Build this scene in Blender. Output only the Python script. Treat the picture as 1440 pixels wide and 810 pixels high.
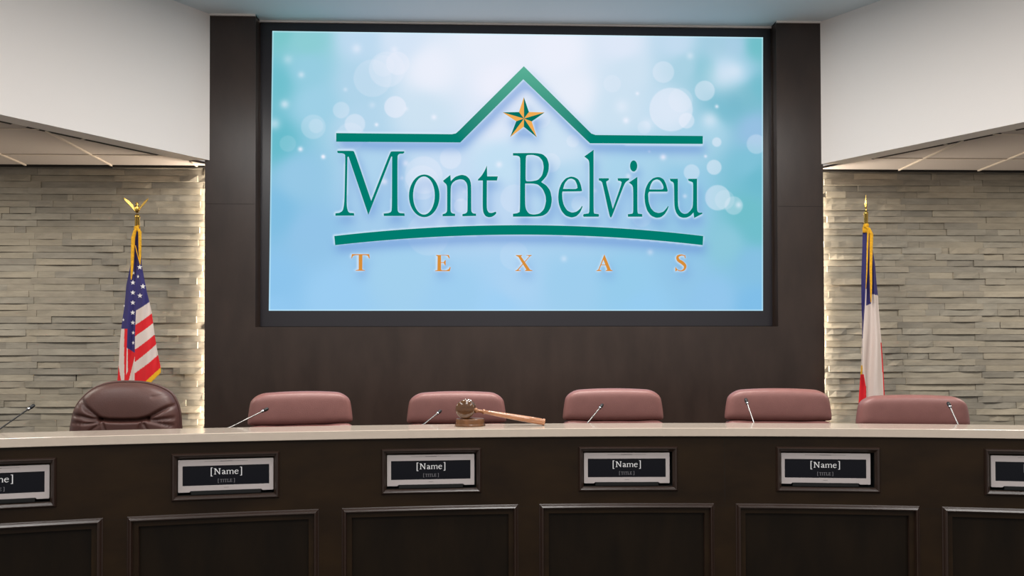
import bpy, bmesh, math, random
import numpy as np
from mathutils import Vector, Matrix
from mathutils.geometry import tessellate_polygon
random.seed(7)
for o in list(bpy.data.objects): bpy.data.objects.remove(o)
S = bpy.context.scene
COL = S.collection

def lin(c):
    return tuple((v/255/12.92) if v/255 <= .04045 else ((v/255+.055)/1.055)**2.4 for v in c)

# ------------------------------------------------------------------ camera
f_px, sy, yaw, pit, rol, cam_x, cam_z = 1100.0, 90.17, -0.0354, 0.0135, -0.0029, -0.1308, 1.34
def rot3():
    c, s = math.cos(yaw), math.sin(yaw); R1 = np.array([[c, s, 0], [-s, c, 0], [0, 0, 1]])
    c, s = math.cos(pit), math.sin(pit); R2 = np.array([[1, 0, 0], [0, c, s], [0, -s, c]])
    c, s = math.cos(rol), math.sin(rol); R3 = np.array([[c, 0, s], [0, 1, 0], [-s, 0, c]])
    return R3 @ R2 @ R1
Rw = rot3()
cd = bpy.data.cameras.new('camera'); cam = bpy.data.objects.new('camera', cd); COL.objects.link(cam)
cd.sensor_width = 36; cd.lens = f_px*36/1440; cd.shift_y = sy/1440; cd.clip_start = .05
M4 = Matrix.Identity(4)
for i in range(3):
    M4[i][0] = Rw[0][i]; M4[i][1] = Rw[2][i]; M4[i][2] = -Rw[1][i]
M4[0][3], M4[1][3], M4[2][3] = cam_x, -5.6, cam_z
cam.matrix_world = M4
S.camera = cam
# ------------------------------------------------------------------ world, exposure, lamps
S.view_settings.view_transform = 'Standard'
S.view_settings.look = 'None'
S.view_settings.gamma = 1
S.view_settings.use_curve_mapping = False
S.view_settings.exposure = 0.0
w = bpy.data.worlds.new('world'); S.world = w; w.use_nodes = True
w.node_tree.nodes['Background'].inputs[0].default_value = (1.0, .98, .95, 1)
w.node_tree.nodes['Background'].inputs[1].default_value = 0.38

def area_lamp(name, loc, sx, sy_, power, col, target=None, spread=math.pi):
    l = bpy.data.lights.new(name, 'AREA'); l.shape = 'RECTANGLE'; l.size = sx; l.size_y = sy_
    l.energy = power; l.color = col; l.spread = spread
    o = bpy.data.objects.new(name, l); COL.objects.link(o); o.location = loc
    d = Vector(target)-Vector(loc) if target else Vector((0, 0, -1))
    o.rotation_euler = d.to_track_quat('-Z', 'Y').to_euler()
    return o
# recessed troffers of the hall ceiling, behind and beside the camera
for x in (-2.6, .15, 2.9):
    for y, p in ((-3.4, 30), (-5.6, 30), (-7.6, 30)):
        area_lamp('ceiling_lamp', (x, y, 3.78), .6, 1.2, p*1.2, (1, .975, .945))
# row of down lights over the members' seats
for x in (-.75, .2, 1.1): area_lamp('seat_lamp', (x, -1.75, 3.78), .25, .25, 35, (1, .96, .90))
# warm light strips tucked behind both edges of the wooden wall panel
STRIP_P = 28
l = area_lamp('edge_lamp', (-2.094, .163, 1.38), .012, 2.7, STRIP_P, (1, .86, .68), (-3.082, .1755, 1.38))
l.rotation_euler = Matrix(((0, 0, 1), (-1, 0, 0), (0, -1, 0))).to_euler()
l2 = area_lamp('edge_lamp', (2.327, .163, 1.38), .012, 2.7, STRIP_P, (1, .88, .72), (3.316, .1755, 1.38))
def aim(o, d):   # -Z along d, local Y along world Z
    z = -Vector(d).normalized(); y = Vector((0, 0, 1)); x = y.cross(z)
    m = Matrix((x, y, z)).transposed().to_4x4(); m.translation = o.location; o.matrix_world = m
aim(l, (-1, .3, 0)); aim(l2, (1, .3, 0))
# small down lights above the two stone alcoves
for x in (-4.6, -3.7): area_lamp('alcove_lamp', (x, -1.15, 2.76), .3, .3, 20, (1, .93, .82))
for x in (3.9, 4.8): area_lamp('alcove_lamp', (x, -1.15, 2.76), .3, .3, 20, (1, .93, .82))

# ------------------------------------------------------------------ helpers
class MB:
    def __init__(s): s.v = []; s.f = []; s.c = []; s.smooth = []
    def add(s, vs, fs, c=None, smooth=False):
        b = len(s.v); s.v += [tuple(map(float, p)) for p in vs]
        for f in fs: s.f.append(tuple(i+b for i in f)); s.c.append(c); s.smooth.append(smooth)
    def box(s, x0, x1, y0, y1, z0, z1, c=None):
        s.add([(x0,y0,z0),(x1,y0,z0),(x1,y1,z0),(x0,y1,z0),(x0,y0,z1),(x1,y0,z1),(x1,y1,z1),(x0,y1,z1)],
              [(0,3,2,1),(4,5,6,7),(0,1,5,4),(1,2,6,5),(2,3,7,6),(3,0,4,7)], c)
    def prism(s, poly, z0, z1, c=None):     # poly in xy, ccw
        n = len(poly)
        s.add([(x, y, z0) for x, y in poly]+[(x, y, z1) for x, y in poly],
              [tuple(range(n))[::-1], tuple(range(n, 2*n))]+[(i, (i+1) % n, (i+1) % n+n, i+n) for i in range(n)], c)
    def tube(s, pts, rad, n=12, cap=True, smooth=True, c=None):
        pts = [Vector(p) for p in pts]
        if not isinstance(rad, (list, tuple)): rad = [rad]*len(pts)
        prev = None; vs = []
        for i, p in enumerate(pts):
            d = (pts[min(i+1, len(pts)-1)]-pts[max(i-1, 0)])
            if d.length < 1e-9: d = Vector((0, 0, 1))
            d.normalize()
            if prev is None:
                a = Vector((0, 0, 1)) if abs(d.z) < .9 else Vector((1, 0, 0)); u = d.cross(a).normalized()
            else:
                u = (prev-d*prev.dot(d)).normalized()
            prev = u; v = d.cross(u)
            for k in range(n):
                t = 2*math.pi*k/n; vs.append(p+(u*math.cos(t)+v*math.sin(t))*rad[i])
        fs = []
        for i in range(len(pts)-1):
            for k in range(n): fs.append((i*n+k, i*n+(k+1) % n, (i+1)*n+(k+1) % n, (i+1)*n+k))
        s.add(vs, fs, c, smooth)
        if cap:
            s.add(vs[:n], [tuple(range(n))[::-1]], c); s.add(vs[-n:], [tuple(range(n))], c)
    def lathe(s, prof, origin, axis=(0, 0, 1), n=32, smooth=True):   # prof = [(r, h)]
        o = Vector(origin); a = Vector(axis).normalized()
        s.tube_prof([(o+a*h, r) for r, h in prof], a, n, smooth)
    def tube_prof(s, pr, a, n, smooth):
        b = Vector((0, 0, 1)) if abs(a.z) < .9 else Vector((1, 0, 0)); u = a.cross(b).normalized(); v = a.cross(u)
        vs = []; fs = []
        for p, r in pr:
            for k in range(n):
                t = 2*math.pi*k/n; vs.append(p+(u*math.cos(t)+v*math.sin(t))*max(r, 1e-5))
        for i in range(len(pr)-1):
            for k in range(n): fs.append((i*n+k, i*n+(k+1) % n, (i+1)*n+(k+1) % n, (i+1)*n+k))
        s.add(vs, fs, None, smooth)
    def build(s, name, mat, parent=None, weld=False, angle=None, bevel=0, link=True):
        me = bpy.data.meshes.new(name); me.from_pydata(s.v, [], s.f)
        for m in (mat if isinstance(mat, (list, tuple)) else [mat]): me.materials.append(m)
        if any(c is not None and not isinstance(c, int) for c in s.c):
            at = me.color_attributes.new('Col', 'FLOAT_COLOR', 'CORNER'); i = 0
            for p in me.polygons:
                c = s.c[p.index] or (1, 1, 1)
                for _ in p.loop_indices: at.data[_].color = (c[0], c[1], c[2], 1)
        for p in me.polygons:
            p.use_smooth = s.smooth[p.index]
            if isinstance(s.c[p.index], int): p.material_index = s.c[p.index]
        bm = bmesh.new(); bm.from_mesh(me)
        if weld: bmesh.ops.remove_doubles(bm, verts=bm.verts, dist=1e-5)
        bmesh.ops.recalc_face_normals(bm, faces=bm.faces)
        bm.to_mesh(me); bm.free()
        o = bpy.data.objects.new(name, me); COL.objects.link(o)
        if parent: o.parent = parent
        if bevel:
            md = o.modifiers.new('bevel', 'BEVEL'); md.width = bevel; md.segments = 2; md.limit_method = 'ANGLE'; md.angle_limit = math.radians(40)
            md.harden_normals = False
        return o

def tag(o, label=None, cat=None, group=None, kind=None):
    if label: o['label'] = label
    if cat: o['category'] = cat
    if group: o['group'] = group
    if kind: o['kind'] = kind
    return o
def empty(name, loc=(0, 0, 0), rz=0):
    o = bpy.data.objects.new(name, None); COL.objects.link(o); o.location = loc; o.rotation_euler = (0, 0, rz); o.empty_display_size = .1
    return o
def copy_tree(o, parent=None):
    c = o.copy(); COL.objects.link(c)
    if parent: c.parent = parent
    for ch in list(o.children): copy_tree(ch, c)
    return c

# ------------------------------------------------------------------ materials
def mat(name, col, rough=.5, metal=0, var=0, scale=8, stretch=(1, 1, 1), bump=0, bscale=60, coat=0, col2=None, spec=.5, attr=False, detail=4):
    m = bpy.data.materials.new(name); m.use_nodes = True; nt = m.node_tree; b = nt.nodes['Principled BSDF']
    b.inputs['Roughness'].default_value = rough; b.inputs['Metallic'].default_value = metal
    b.inputs['Coat Weight'].default_value = coat; b.inputs['Specular IOR Level'].default_value = spec
    b.inputs['Coat Roughness'].default_value = .12
    base = lin(col)
    b.inputs['Base Color'].default_value = (*base, 1)
    tc = nt.nodes.new('ShaderNodeTexCoord'); mp = nt.nodes.new('ShaderNodeMapping'); mp.inputs['Scale'].default_value = stretch
    nt.links.new(tc.outputs['Object'], mp.inputs[0])
    src = None
    if attr:
        a = nt.nodes.new('ShaderNodeAttribute'); a.attribute_name = 'Col'; src = a.outputs['Color']
    if var or col2:
        n = nt.nodes.new('ShaderNodeTexNoise'); n.inputs['Scale'].default_value = scale; n.inputs['Detail'].default_value = detail
        n.inputs['Roughness'].default_value = .6
        nt.links.new(mp.outputs[0], n.inputs['Vector'])
        r = nt.nodes.new('ShaderNodeValToRGB'); r.color_ramp.elements[0].position = .3; r.color_ramp.elements[1].position = .7
        c2 = lin(col2) if col2 else tuple(v*(1+var) for v in base)
        c1 = base if col2 else tuple(v*(1-var) for v in base)
        if attr: c1 = (1-var,)*3; c2 = (1+var,)*3
        r.color_ramp.elements[0].color = (*c1, 1); r.color_ramp.elements[1].color = (*c2, 1)
        nt.links.new(n.outputs[0], r.inputs[0])
        if attr:
            mx = nt.nodes.new('ShaderNodeMix'); mx.data_type = 'RGBA'; mx.blend_type = 'MULTIPLY'; mx.inputs[0].default_value = 1
            mx.clamp_result = False
            nt.links.new(src, mx.inputs[6]); nt.links.new(r.outputs[0], mx.inputs[7]); src = mx.outputs[2]
        else: src = r.outputs[0]
    if src: nt.links.new(src, b.inputs['Base Color'])
    if bump:
        n2 = nt.nodes.new('ShaderNodeTexNoise'); n2.inputs['Scale'].default_value = bscale; n2.inputs['Detail'].default_value = 5
        nt.links.new(mp.outputs[0], n2.inputs['Vector'])
        bp = nt.nodes.new('ShaderNodeBump'); bp.inputs['Strength'].default_value = bump; bp.inputs['Distance'].default_value = .003
        nt.links.new(n2.outputs[0], bp.inputs['Height']); nt.links.new(bp.outputs[0], b.inputs['Normal'])
    return m
def emis(name, col=None, strength=1):
    m = bpy.data.materials.new(name); m.use_nodes = True; nt = m.node_tree; nt.nodes.remove(nt.nodes['Principled BSDF'])
    e = nt.nodes.new('ShaderNodeEmission'); e.inputs[1].default_value = strength
    if col: e.inputs[0].default_value = (*lin(col), 1)
    else:
        a = nt.nodes.new('ShaderNodeAttribute'); a.attribute_name = 'Col'; nt.links.new(a.outputs['Color'], e.inputs[0])
    nt.links.new(e.outputs[0], nt.nodes['Material Output'].inputs[0])
    return m

m_paint = mat('soffit_paint', (240, 234, 230), .85, bump=.15, bscale=120)
m_ceil = mat('ceiling_paint', (226, 234, 238), .9, bump=.1, bscale=100)
m_wood_panel = mat('stained_panel_wood', (44, 33, 28), .3, col2=(58, 45, 39), scale=2.6, stretch=(2.2, 2.2, .8), bump=.05, bscale=20)
m_wood_desk = mat('stained_desk_wood', (31, 19, 8), .42, spec=.26, col2=(46, 31, 14), scale=3.2, stretch=(1.2, 1.2, 2.4), bump=.05, bscale=30)
m_wood_field = mat('stained_field_wood', (20, 13, 6), .45, spec=.22, col2=(32, 22, 11), scale=3.0, stretch=(3, 3, .9), bump=.05, bscale=30)
m_mould = mat('moulding_wood', (48, 33, 26), .3, spec=.75, var=.1, scale=6)
m_seam = mat('seam_dark', (16, 12, 9), .8)
m_black = mat('niche_black', (9, 9, 11), .6)
m_quartz = mat('quartz', (214, 198, 182), .11, var=.025, scale=25, coat=.3)
m_stone = mat('ledger_stone', (150, 143, 126), .8, var=.16, scale=9, stretch=(.8, .8, 3.2), bump=.6, bscale=26, attr=True, detail=8)
m_grout = mat('stone_backing', (60, 56, 50), .95)
m_tile = mat('ceiling_tile', (190, 180, 174), .95, bump=.3, bscale=200)
m_tbar = mat('ceiling_grid', (216, 204, 190), .6)
m_slot = mat('slot_black', (24, 20, 15), .8)
m_gold = mat('polished_gold', (214, 176, 92), .22, metal=1, spec=.6)
m_fringe = mat('gold_fringe', (232, 172, 16), .7, var=.25, scale=60, bump=.5, bscale=200)
m_cloth = mat('flag_cloth', (255, 255, 255), .75, attr=True)
m_star = mat('star_white', (236, 232, 232), .7)
m_leather = mat('rose_leather', (140, 94, 89), .40, var=.06, scale=20, bump=.25, bscale=260)
m_leather2 = mat('brown_leather', (84, 53, 47), .44, var=.08, scale=14, bump=.25, bscale=260)
m_plastic = mat('black_plastic', (10, 10, 11), .5)
m_chrome = mat('chrome', (205, 205, 210), .15, metal=1)
m_stem = mat('satin_stem', (150, 148, 146), .38, metal=1)
m_bezel = mat('silver_bezel', (198, 188, 186), .45)
m_lcd = mat('display_glass', (12, 13, 22), .2, spec=.3)
m_grille = mat('grille_grey', (120, 114, 112), .6)
m_text = emis('lit_text', (206, 202, 200), 1)
m_text2 = emis('dim_text', (112, 108, 110), 1)
m_screen = emis('screen_picture', None, 1)
m_carpet = mat('carpet', (74, 68, 62), .95, var=.3, scale=90, bump=.6, bscale=300)
m_gavel = mat('gavel_walnut', (72, 46, 28), .15, col2=(104, 70, 42), scale=14, stretch=(1, 1, 6), coat=.6)
m_block = mat('block_walnut', (120, 80, 50), .3, col2=(92, 60, 36), scale=20, stretch=(1, 1, .4), spec=.4)
m_handle = mat('gavel_maple', (150, 100, 66), .25, col2=(182, 128, 92), scale=12, stretch=(1, 5, 5), coat=.4)

# ------------------------------------------------------------------ setting: ceilings, walls, floor
PL, PR = -2.107, 2.34          # outer edges of the wooden panel
SL, SR = -2.0746, 2.3282       # where the soffits meet the panel
RL, RR, RB = -1.752, 2.001, 1.598  # recess
ZT, ZS = 3.824, 2.7815
# ceiling
mb = MB(); mb.box(-7, 7, -9.5, .3, ZT, ZT+.12); tag(mb.build('ceiling', m_ceil), kind='structure')
# thin white reveal bead between panel top and ceiling
mb = MB()
mb.box(SL, RL, -.012, .0, ZT-.012, ZT); mb.box(RR, SR, -.012, .0, ZT-.012, ZT)
mb.box(RL-.012, RR+.012, .088, .1, ZT-.012, ZT)
mb.box(RL-.012, RL, 0, .1, ZT-.012, ZT); mb.box(RR, RR+.012, 0, .1, ZT-.012, ZT)
tag(mb.build('trim_1', m_paint), kind='structure')
# wooden feature panel
mb = MB()
PB = .152
mb.box(PL, RL, 0, PB, 0, ZT); mb.box(RR, PR, 0, PB, 0, ZT); mb.box(RL, RR, 0, PB, 0, RB)
mb.box(RL, RR, .1, PB, RB, ZT)
tag(mb.build('wall_back', m_wood_panel), kind='structure')
# panel joints (fine seams)
mb = MB()
for x0, x1 in ((PL, RL), (RR, PR)):
    mb.box(x0, x1, -.0006, .001, 2.470, 2.4725); 
tag(mb.build('trim_2', m_seam), kind='structure')
# soffits
def soffit(name, x0, sg, m, L, th):
    d = Vector((sg, -m)).normalized(); n = Vector((sg*-d.y*sg, d.x*sg)) if False else None
    nx, ny = (d.y, -d.x) if sg > 0 else (-d.y, d.x)
    nx, ny = -nx, -ny
    if ny < 0: nx, ny = -nx, -ny
    p0 = Vector((x0, 0)); p1 = p0+d*L
    q1 = p1+Vector((nx, ny))*th; q0 = p0+Vector((nx, ny))*th
    t = (.0-q0.y)/d.y if abs(d.y) > 1e-6 else 0
    q0 = q0+d*t                                     # slide along until it meets Y = 0
    poly = [tuple(p0), tuple(p1), tuple(q1), tuple(q0)]
    a = sum(poly[i][0]*poly[(i+1) % 4][1]-poly[(i+1) % 4][0]*poly[i][1] for i in range(4))
    if a < 0: poly = poly[::-1]
    b = MB(); b.prism(poly, ZS, ZT); tag(b.build(name, m_paint), kind='structure')
    return d, Vector((nx, ny)), p0
dl, nl, p0l = soffit('wall_soffit_left', SL, -1, 1.183, 4.2, .135)
dr, nr, p0r = soffit('wall_soffit_right', SR, 1, 1.281, 4.2, .138)
# dropped tile ceilings of the alcoves
def alcove(name, xw, sg, d, n, p0, xs, ys_, th):
    b = MB(); far = 5.6*sg
    edge0 = p0+n*th; t = (.19-edge0.y)/d.y; e0 = edge0+d*t; e1 = edge0+d*4.2
    poly = [tuple(e0), (far, .19), (far, e1.y), tuple(e1)]
    if sg < 0: poly = poly[::-1]
    b.add([(x, y, ZS+.004) for x, y in poly], [tuple(range(4))], 0)
    b.add([(x, y, ZS+.02) for x, y in poly], [tuple(range(4))], 0)
    def clip_y(x): # y of soffit back edge at x
        return edge0.y+d.y/d.x*(x-edge0.x)
    for x in xs:
        y0 = max(clip_y(x), -3); 
        if y0 < .18: b.box(x-.006, x+.006, y0, .186, ZS-.006, ZS+.004, 1)
    for y in ys_:
        x0 = edge0.x+d.x/d.y*(y-edge0.y)
        b.box(min(x0, far), max(x0, far), y-.006, y+.006, ZS-.003, ZS+.004, 1)
    # wall angle along the stone
    b.box(min(xw, far), max(xw, far), .165, .186, ZS-.010, ZS+.003, 2)
    # slots beside the soffit
    segs = [(.30, .78), (.80, 1.12), (1.2, 1.95), (2.0, 2.9)]
    for s0, s1 in segs:
        a0 = edge0+d*s0; a1 = edge0+d*s1
        q = [a0-n*.004, a1-n*.004, a1+n*.03, a0+n*.03]
        b.add([(p.x, p.y, ZS-.0005) for p in q], [(0, 1, 2, 3)], 2)
    tag(b.build(name, [m_tile, m_tbar, m_slot]), kind='structure')
alcove('ceiling_left', PL, -1, dl, nl, p0l, [-2.222-.612*k for k in range(6)], [-.12-.60*k for k in range(5)], .135)
alcove('ceiling_right', PR, 1, dr, nr, p0r, [2.38+.612*k for k in range(6)], [-.165-.60*k for k in range(5)], .138)
# stacked ledger stone
def stone(name, x0, x1, sgn):
    b = MB(); rnd = random.Random(3 if sgn < 0 else 5); h = .0468; z = -.0; row = 0
    tint = [(144, 136, 122), (148, 140, 125), (139, 132, 119), (152, 143, 127), (143, 137, 125), (134, 128, 117)]
    while z < ZS:
        z1 = min(z+h, ZS-.001); cuts = []
        x = 0; W = abs(x1-x0)
        k = 0
        while x < W:
            joint = .13+.61*k; 
            off = (.028 if row % 2 else -.028)+rnd.uniform(-.03, .03)
            cuts.append(min(max(joint+off, 0), W))
            n = rnd.choice((1, 1, 2, 2, 3))
            xs = sorted(rnd.uniform(.12, .5) for _ in range(n-1))
            cuts += [min(joint+q, W) for q in xs]
            x = .13+.61*(k+1); k += 1
        cuts = [0]+sorted(set(cuts))+[W]
        dpt = 0
        for a, c in zip(cuts[:-1], cuts[1:]):
            if c-a < .012: continue
            dep = rnd.choice((-.004, -.002, 0, .001, .003, .005)) + rnd.uniform(-.0015, .0015)
            tilt = rnd.uniform(-.002, .003); lens = rnd.random() < .5 and c-a > .12
            g = .0006
            if a < .2: dep += .005 if (row % 2 and a > .05) else -.002
            t = rnd.choice(tint); q = rnd.uniform(.9, 1.1); col = tuple(v*q for v in lin(t))
            xa, xc = (x0-a, x0-c) if sgn < 0 else (x0+a, x0+c)
            xa, xc = min(xa, xc)+g, max(xa, xc)-g
            y = .186-dep
            # slightly rough faces: 4 columns
            n = max(2, int((xc-xa)/.05)); vs = []; fs = []
            for i in range(n+1):
                xx = xa+(xc-xa)*i/n; j = rnd.uniform(-.0012, .0012); bow = -math.sin(math.pi*i/n)*(.011 if lens else 0)
                vs += [(xx, .215, z+g), (xx, y-tilt+j+bow, z+g), (xx, y+tilt*.4+j, z1-g), (xx, .215, z1-g)]
            for i in range(n):
                p = 4*i; fs += [(p, p+1, p+5, p+4), (p+1, p+2, p+6, p+5), (p+2, p+3, p+7, p+6)]
            fs += [(0, 1, 2, 3), (4*n, 4*n+1, 4*n+2, 4*n+3)]
            b.add(vs, fs, col)
        z += h; row += 1
    b.box(min(x0, x1), max(x0, x1), .205, .3, 0, ZS, (.05, .045, .04))
    tag(b.build(name, m_stone), kind='structure')
stone('wall_stone_left', PL+.06, -5.6, -1)
stone('wall_stone_right', PR-.06, 5.6, 1)

# ------------------------------------------------------------------ arc of the dais
AX, AY, R0 = .212, -10.0946, 7.71
def A(s, off, z): t = s/R0; r = R0+off; return (AX+r*math.sin(t), AY+r*math.cos(t), z)
S0, S1 = -3.6, 3.6
def srange(a, b, step=.08):
    n = max(1, int(math.ceil((b-a)/step))); return [a+(b-a)*i/n for i in range(n+1)]
def arc_box(b, s0, s1, o0, o1, z0, z1, step=.08, c=None):
    ss = srange(s0, s1, step); vs = []; fs = []
    for s in ss: vs += [A(s, o0, z0), A(s, o1, z0), A(s, o1, z1), A(s, o0, z1)]
    for i in range(len(ss)-1):
        p = 4*i
        for k in range(4): fs.append((p+k, p+(k+1) % 4, p+4+(k+1) % 4, p+4+k))
    fs += [(0, 1, 2, 3), tuple(4*(len(ss)-1)+k for k in range(4))]
    b.add(vs, fs, c)
# floors
mb = MB(); mb.box(-7, 7, -9.5, .3, -.42, -.3); tag(mb.build('floor', m_carpet), kind='structure')
mb = MB(); ss = srange(-4.6, 4.6, .2)
vs = []; fs = []
for s in ss:
    x, y, _ = A(s, .05, 0); vs += [(x, y, 0), (x, .3, 0), (x, y, -.3), (x, .3, -.3)]
for i in range(len(ss)-1):
    p = 4*i; fs += [(p, p+4, p+5, p+1), (p, p+2, p+6, p+4), (p+2, p+3, p+7, p+6)]
mb.add(vs, fs); tag(mb.build('floor_dais', m_carpet), kind='structure')

desk = empty('council_desk', (.212, -2.3, -.3))
tag(desk, 'long curved dark-stained wooden council desk with framed panels and six name display recesses', 'desk')
def D(o):   # parent to the desk keeping world coordinates
    o.parent = desk; o.matrix_parent_inverse = Matrix.Translation(-desk.location); return o
FR = [(-2.362, -1.952), (-1.557, -1.157), (-.761, -.356), (.043, .452), (.851, 1.2595), (1.649, 2.056)]
LO = [(-2.512, -1.795), (-1.713, -1.005), (-.917, -.205), (-.120, .601), (.687, 1.409), (1.491, 2.205)]
FZ0, FZ1 = .8095, .9935
LZ0, LZ1 = -.08, .7605
ZB, ZTOP = 1.0357, 1.0701
MW = .0215; LW = .040
# front face as a grid with openings
scuts = sorted(set([S0, S1]+[v for a, b_ in FR for v in (a+MW, b_-MW)]+[v for a, b_ in LO for v in (a+LW, b_-LW)]+srange(S0, S1, .1)))
zc = [-.3, LZ0+LW, LZ1-LW, FZ0+MW, FZ1-MW, ZB]
mb = MB()
def inside(s, z, L, w_, z0, z1): return any(a+w_-1e-6 < s < b_-w_+1e-6 for a, b_ in L) and z0+w_ < z < z1-w_
for i in range(len(scuts)-1):
    for j in range(len(zc)-1):
        sm, zm = (scuts[i]+scuts[i+1])/2, (zc[j]+zc[j+1])/2
        if inside(sm, zm, FR, MW, FZ0, FZ1): continue
        if inside(sm, zm, LO, LW, LZ0, LZ1): continue
        mb.add([A(scuts[i], 0, zc[j]), A(scuts[i+1], 0, zc[j]), A(scuts[i+1], 0, zc[j+1]), A(scuts[i], 0, zc[j+1])], [(0, 1, 2, 3)])
D(mb.build('front_panel', m_wood_desk, weld=True))
mb = MB(); arc_box(mb, S0, S1, .06, .24, -.3, ZB-.002); D(mb.build('desk_core', m_wood_desk))
# working surface for the members, lower than the ledge
mb = MB(); arc_box(mb, S0, S1, .24, .60, .73, .76); D(mb.build('worktop', m_wood_desk))
for k in range(7):
    mb = MB(); s = -2.12-.4+.802*k-.005; arc_box(mb, s, s+.03, .24, .45, 0, .73)
    D(mb.build('support_panel', m_wood_desk))
# joints in the face veneer
mb = MB(); arc_box(mb, .644-.0006, .644+.0006, -.0003, .001, LZ1, ZB); D(mb.build('seam', m_seam))
for (a, b_), (c_, d_) in zip(LO[:-1], LO[1:]):
    mb = MB(); arc_box(mb, b_+.004, c_-.004, -.0003, .001, .7495, .7503); D(mb.build('seam', m_seam))
# mitred mouldings following the curve
def ring(b, s0, s1, z0, z1, prof, step=.06):
    n = len(prof)
    for side in range(4):
        if side in (0, 2):     # bottom, top
            N = max(4, int((s1-s0)/step)); vs = []; fs = []
            for i in range(N+1):
                t = i/N
                for ins, off in prof:
                    s = (s0+ins)+(s1-s0-2*ins)*t; z = z0+ins if side == 0 else z1-ins
                    vs.append(A(s, off, z))
            for i in range(N):
                for k in range(n-1): fs.append((i*n+k, i*n+k+1, (i+1)*n+k+1, (i+1)*n+k))
            b.add(vs, fs)
        else:
            vs = []
            for z_end in (0, 1):
                for ins, off in prof:
                    s = s1-ins if side == 1 else s0+ins
                    z = z0+ins if z_end == 0 else z1-ins
                    vs.append(A(s, off, z))
            b.add(vs, [(k, k+1, n+k+1, n+k) for k in range(n-1)])
pf = [(0, .001), (.0008, -.004), (.003, -.0085), (.006, -.0125), (.0085, -.0125), (.0125, -.0095), (.017, -.004), (.0205, .002), (.0215, .010)]
pl_ = [(0, .001), (.0008, -.002), (.0045, -.0045), (.0058, -.0085), (.0095, -.013), (.0135, -.0165), (.0165, -.0165), (.0185, -.013), (.020, -.004), (.022, .006), (.030, .010), (.0335, .008), (.0365, .0075), (.0385, .010), (.0405, .0145)]
for a, b_ in FR:
    mb = MB(); ring(mb, a, b_, FZ0, FZ1, pf); D(mb.build('display_surround', m_mould, weld=True))
    mb = MB()      # black lined niche
    a2, b2, z2, z3 = a+MW, b_-MW, FZ0+MW, FZ1-MW
    vs = [A(a2, .0, z2), A(b2, .0, z2), A(b2, .0, z3), A(a2, .0, z3), A(a2, .055, z2), A(b2, .055, z2), A(b2, .055, z3), A(a2, .055, z3)]
    mb.add(vs, [(0, 4, 5, 1), (1, 5, 6, 2), (2, 6, 7, 3), (3, 7, 4, 0), (4, 7, 6, 5)])
    D(mb.build('niche', m_black))
for a, b_ in LO:
    mb = MB(); ring(mb, a, b_, LZ0, LZ1, pl_); D(mb.build('panel_moulding', m_mould, weld=True))
    mb = MB()
    for i, s in enumerate(srange(a+LW-.001, b_-LW+.001, .07)[:-1]):
        s2 = srange(a+LW-.001, b_-LW+.001, .07)[i+1]
        mb.add([A(s, .014, LZ0+LW-.001), A(s2, .014, LZ0+LW-.001), A(s2, .014, LZ1-LW+.001), A(s, .014, LZ1-LW+.001)], [(0, 1, 2, 3)])
    D(mb.build('field_panel', m_wood_field, weld=True))
# ledge of pale quartz
mb = MB(); ss = srange(S0, S1, .06); vs = []; fs = []
e = .0016
prof = [(-.016+e, ZB), (-.016, ZB+e), (-.016, ZTOP-e), (-.016+e, ZTOP), (.253-e, ZTOP), (.253, ZTOP-e), (.253, ZB)]
n = len(prof)
for s in ss: vs += [A(s, o_, z) for o_, z in prof]
for i in range(len(ss)-1):
    for k in range(n): fs.append((i*n+k, i*n+(k+1) % n, (i+1)*n+(k+1) % n, (i+1)*n+k))
fs += [tuple(range(n)), tuple((len(ss)-1)*n+k for k in range(n))]
mb.add(vs, fs)
tag(mb.build('countertop', m_quartz), 'long curved pale cream polished stone ledge on top of the dark desk', 'countertop')

# ------------------------------------------------------------------ glyph tools (all flat lettering)
def catmull(P, closed=False, k=6):
    out = []; n = len(P)
    for i in range(n if closed else n-1):
        g = (lambda j: np.array(P[j % n], float)) if closed else (lambda j: np.array(P[min(max(j, 0), n-1)], float))
        p0, p1, p2, p3 = g(i-1), g(i), g(i+1), g(i+2)
        for q in range(k):
            t = q/k; out.append(.5*((2*p1)+(-p0+p2)*t+(2*p0-5*p1+4*p2-p3)*t*t+(-p0+3*p1-3*p2+p3)*t**3))
    if not closed: out.append(np.array(P[-1], float))
    return out
def stroke(P, k=6):     # (x, y, width) -> closed polygon
    Q = catmull(P, False, k); L = []; Rr = []
    for i, q in enumerate(Q):
        d = Q[min(i+1, len(Q)-1)][:2]-Q[max(i-1, 0)][:2]; d = d/(np.linalg.norm(d)+1e-9); nn = np.array([-d[1], d[0]])
        L.append(q[:2]+nn*q[2]/2); Rr.append(q[:2]-nn*q[2]/2)
    return [tuple(p) for p in L+Rr[::-1]]
def ell(cx, cy, rx, ry, n=40): return [(cx+rx*math.cos(2*math.pi*i/n), cy+ry*math.sin(2*math.pi*i/n)) for i in range(n)]
def tri(loops):
    flat = [p for L in loops for p in L]
    T = tessellate_polygon([[Vector((p[0], p[1], 0)) for p in L] for L in loops])
    return flat, T
def sm(P, thr=50, r=.3):   # soften obtuse corners of a traced outline (Chaikin at shallow bends only)
    out = []; n = len(P)
    for i in range(n):
        a, b, c = np.array(P[i-1], float), np.array(P[i], float), np.array(P[(i+1) % n], float)
        u, v = b-a, c-b; ang = math.degrees(abs(math.atan2(u[0]*v[1]-u[1]*v[0], u@v)))
        if ang < thr: out += [tuple(b-u*r*.9), tuple(b-u*r*.25+v*r*.25), tuple(b+v*r*.9)]
        else: out.append(tuple(b))
    return out
def Z(P, ox, oy, sc): return [(ox+x/sc, oy+y/sc) for x, y in P]

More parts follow.
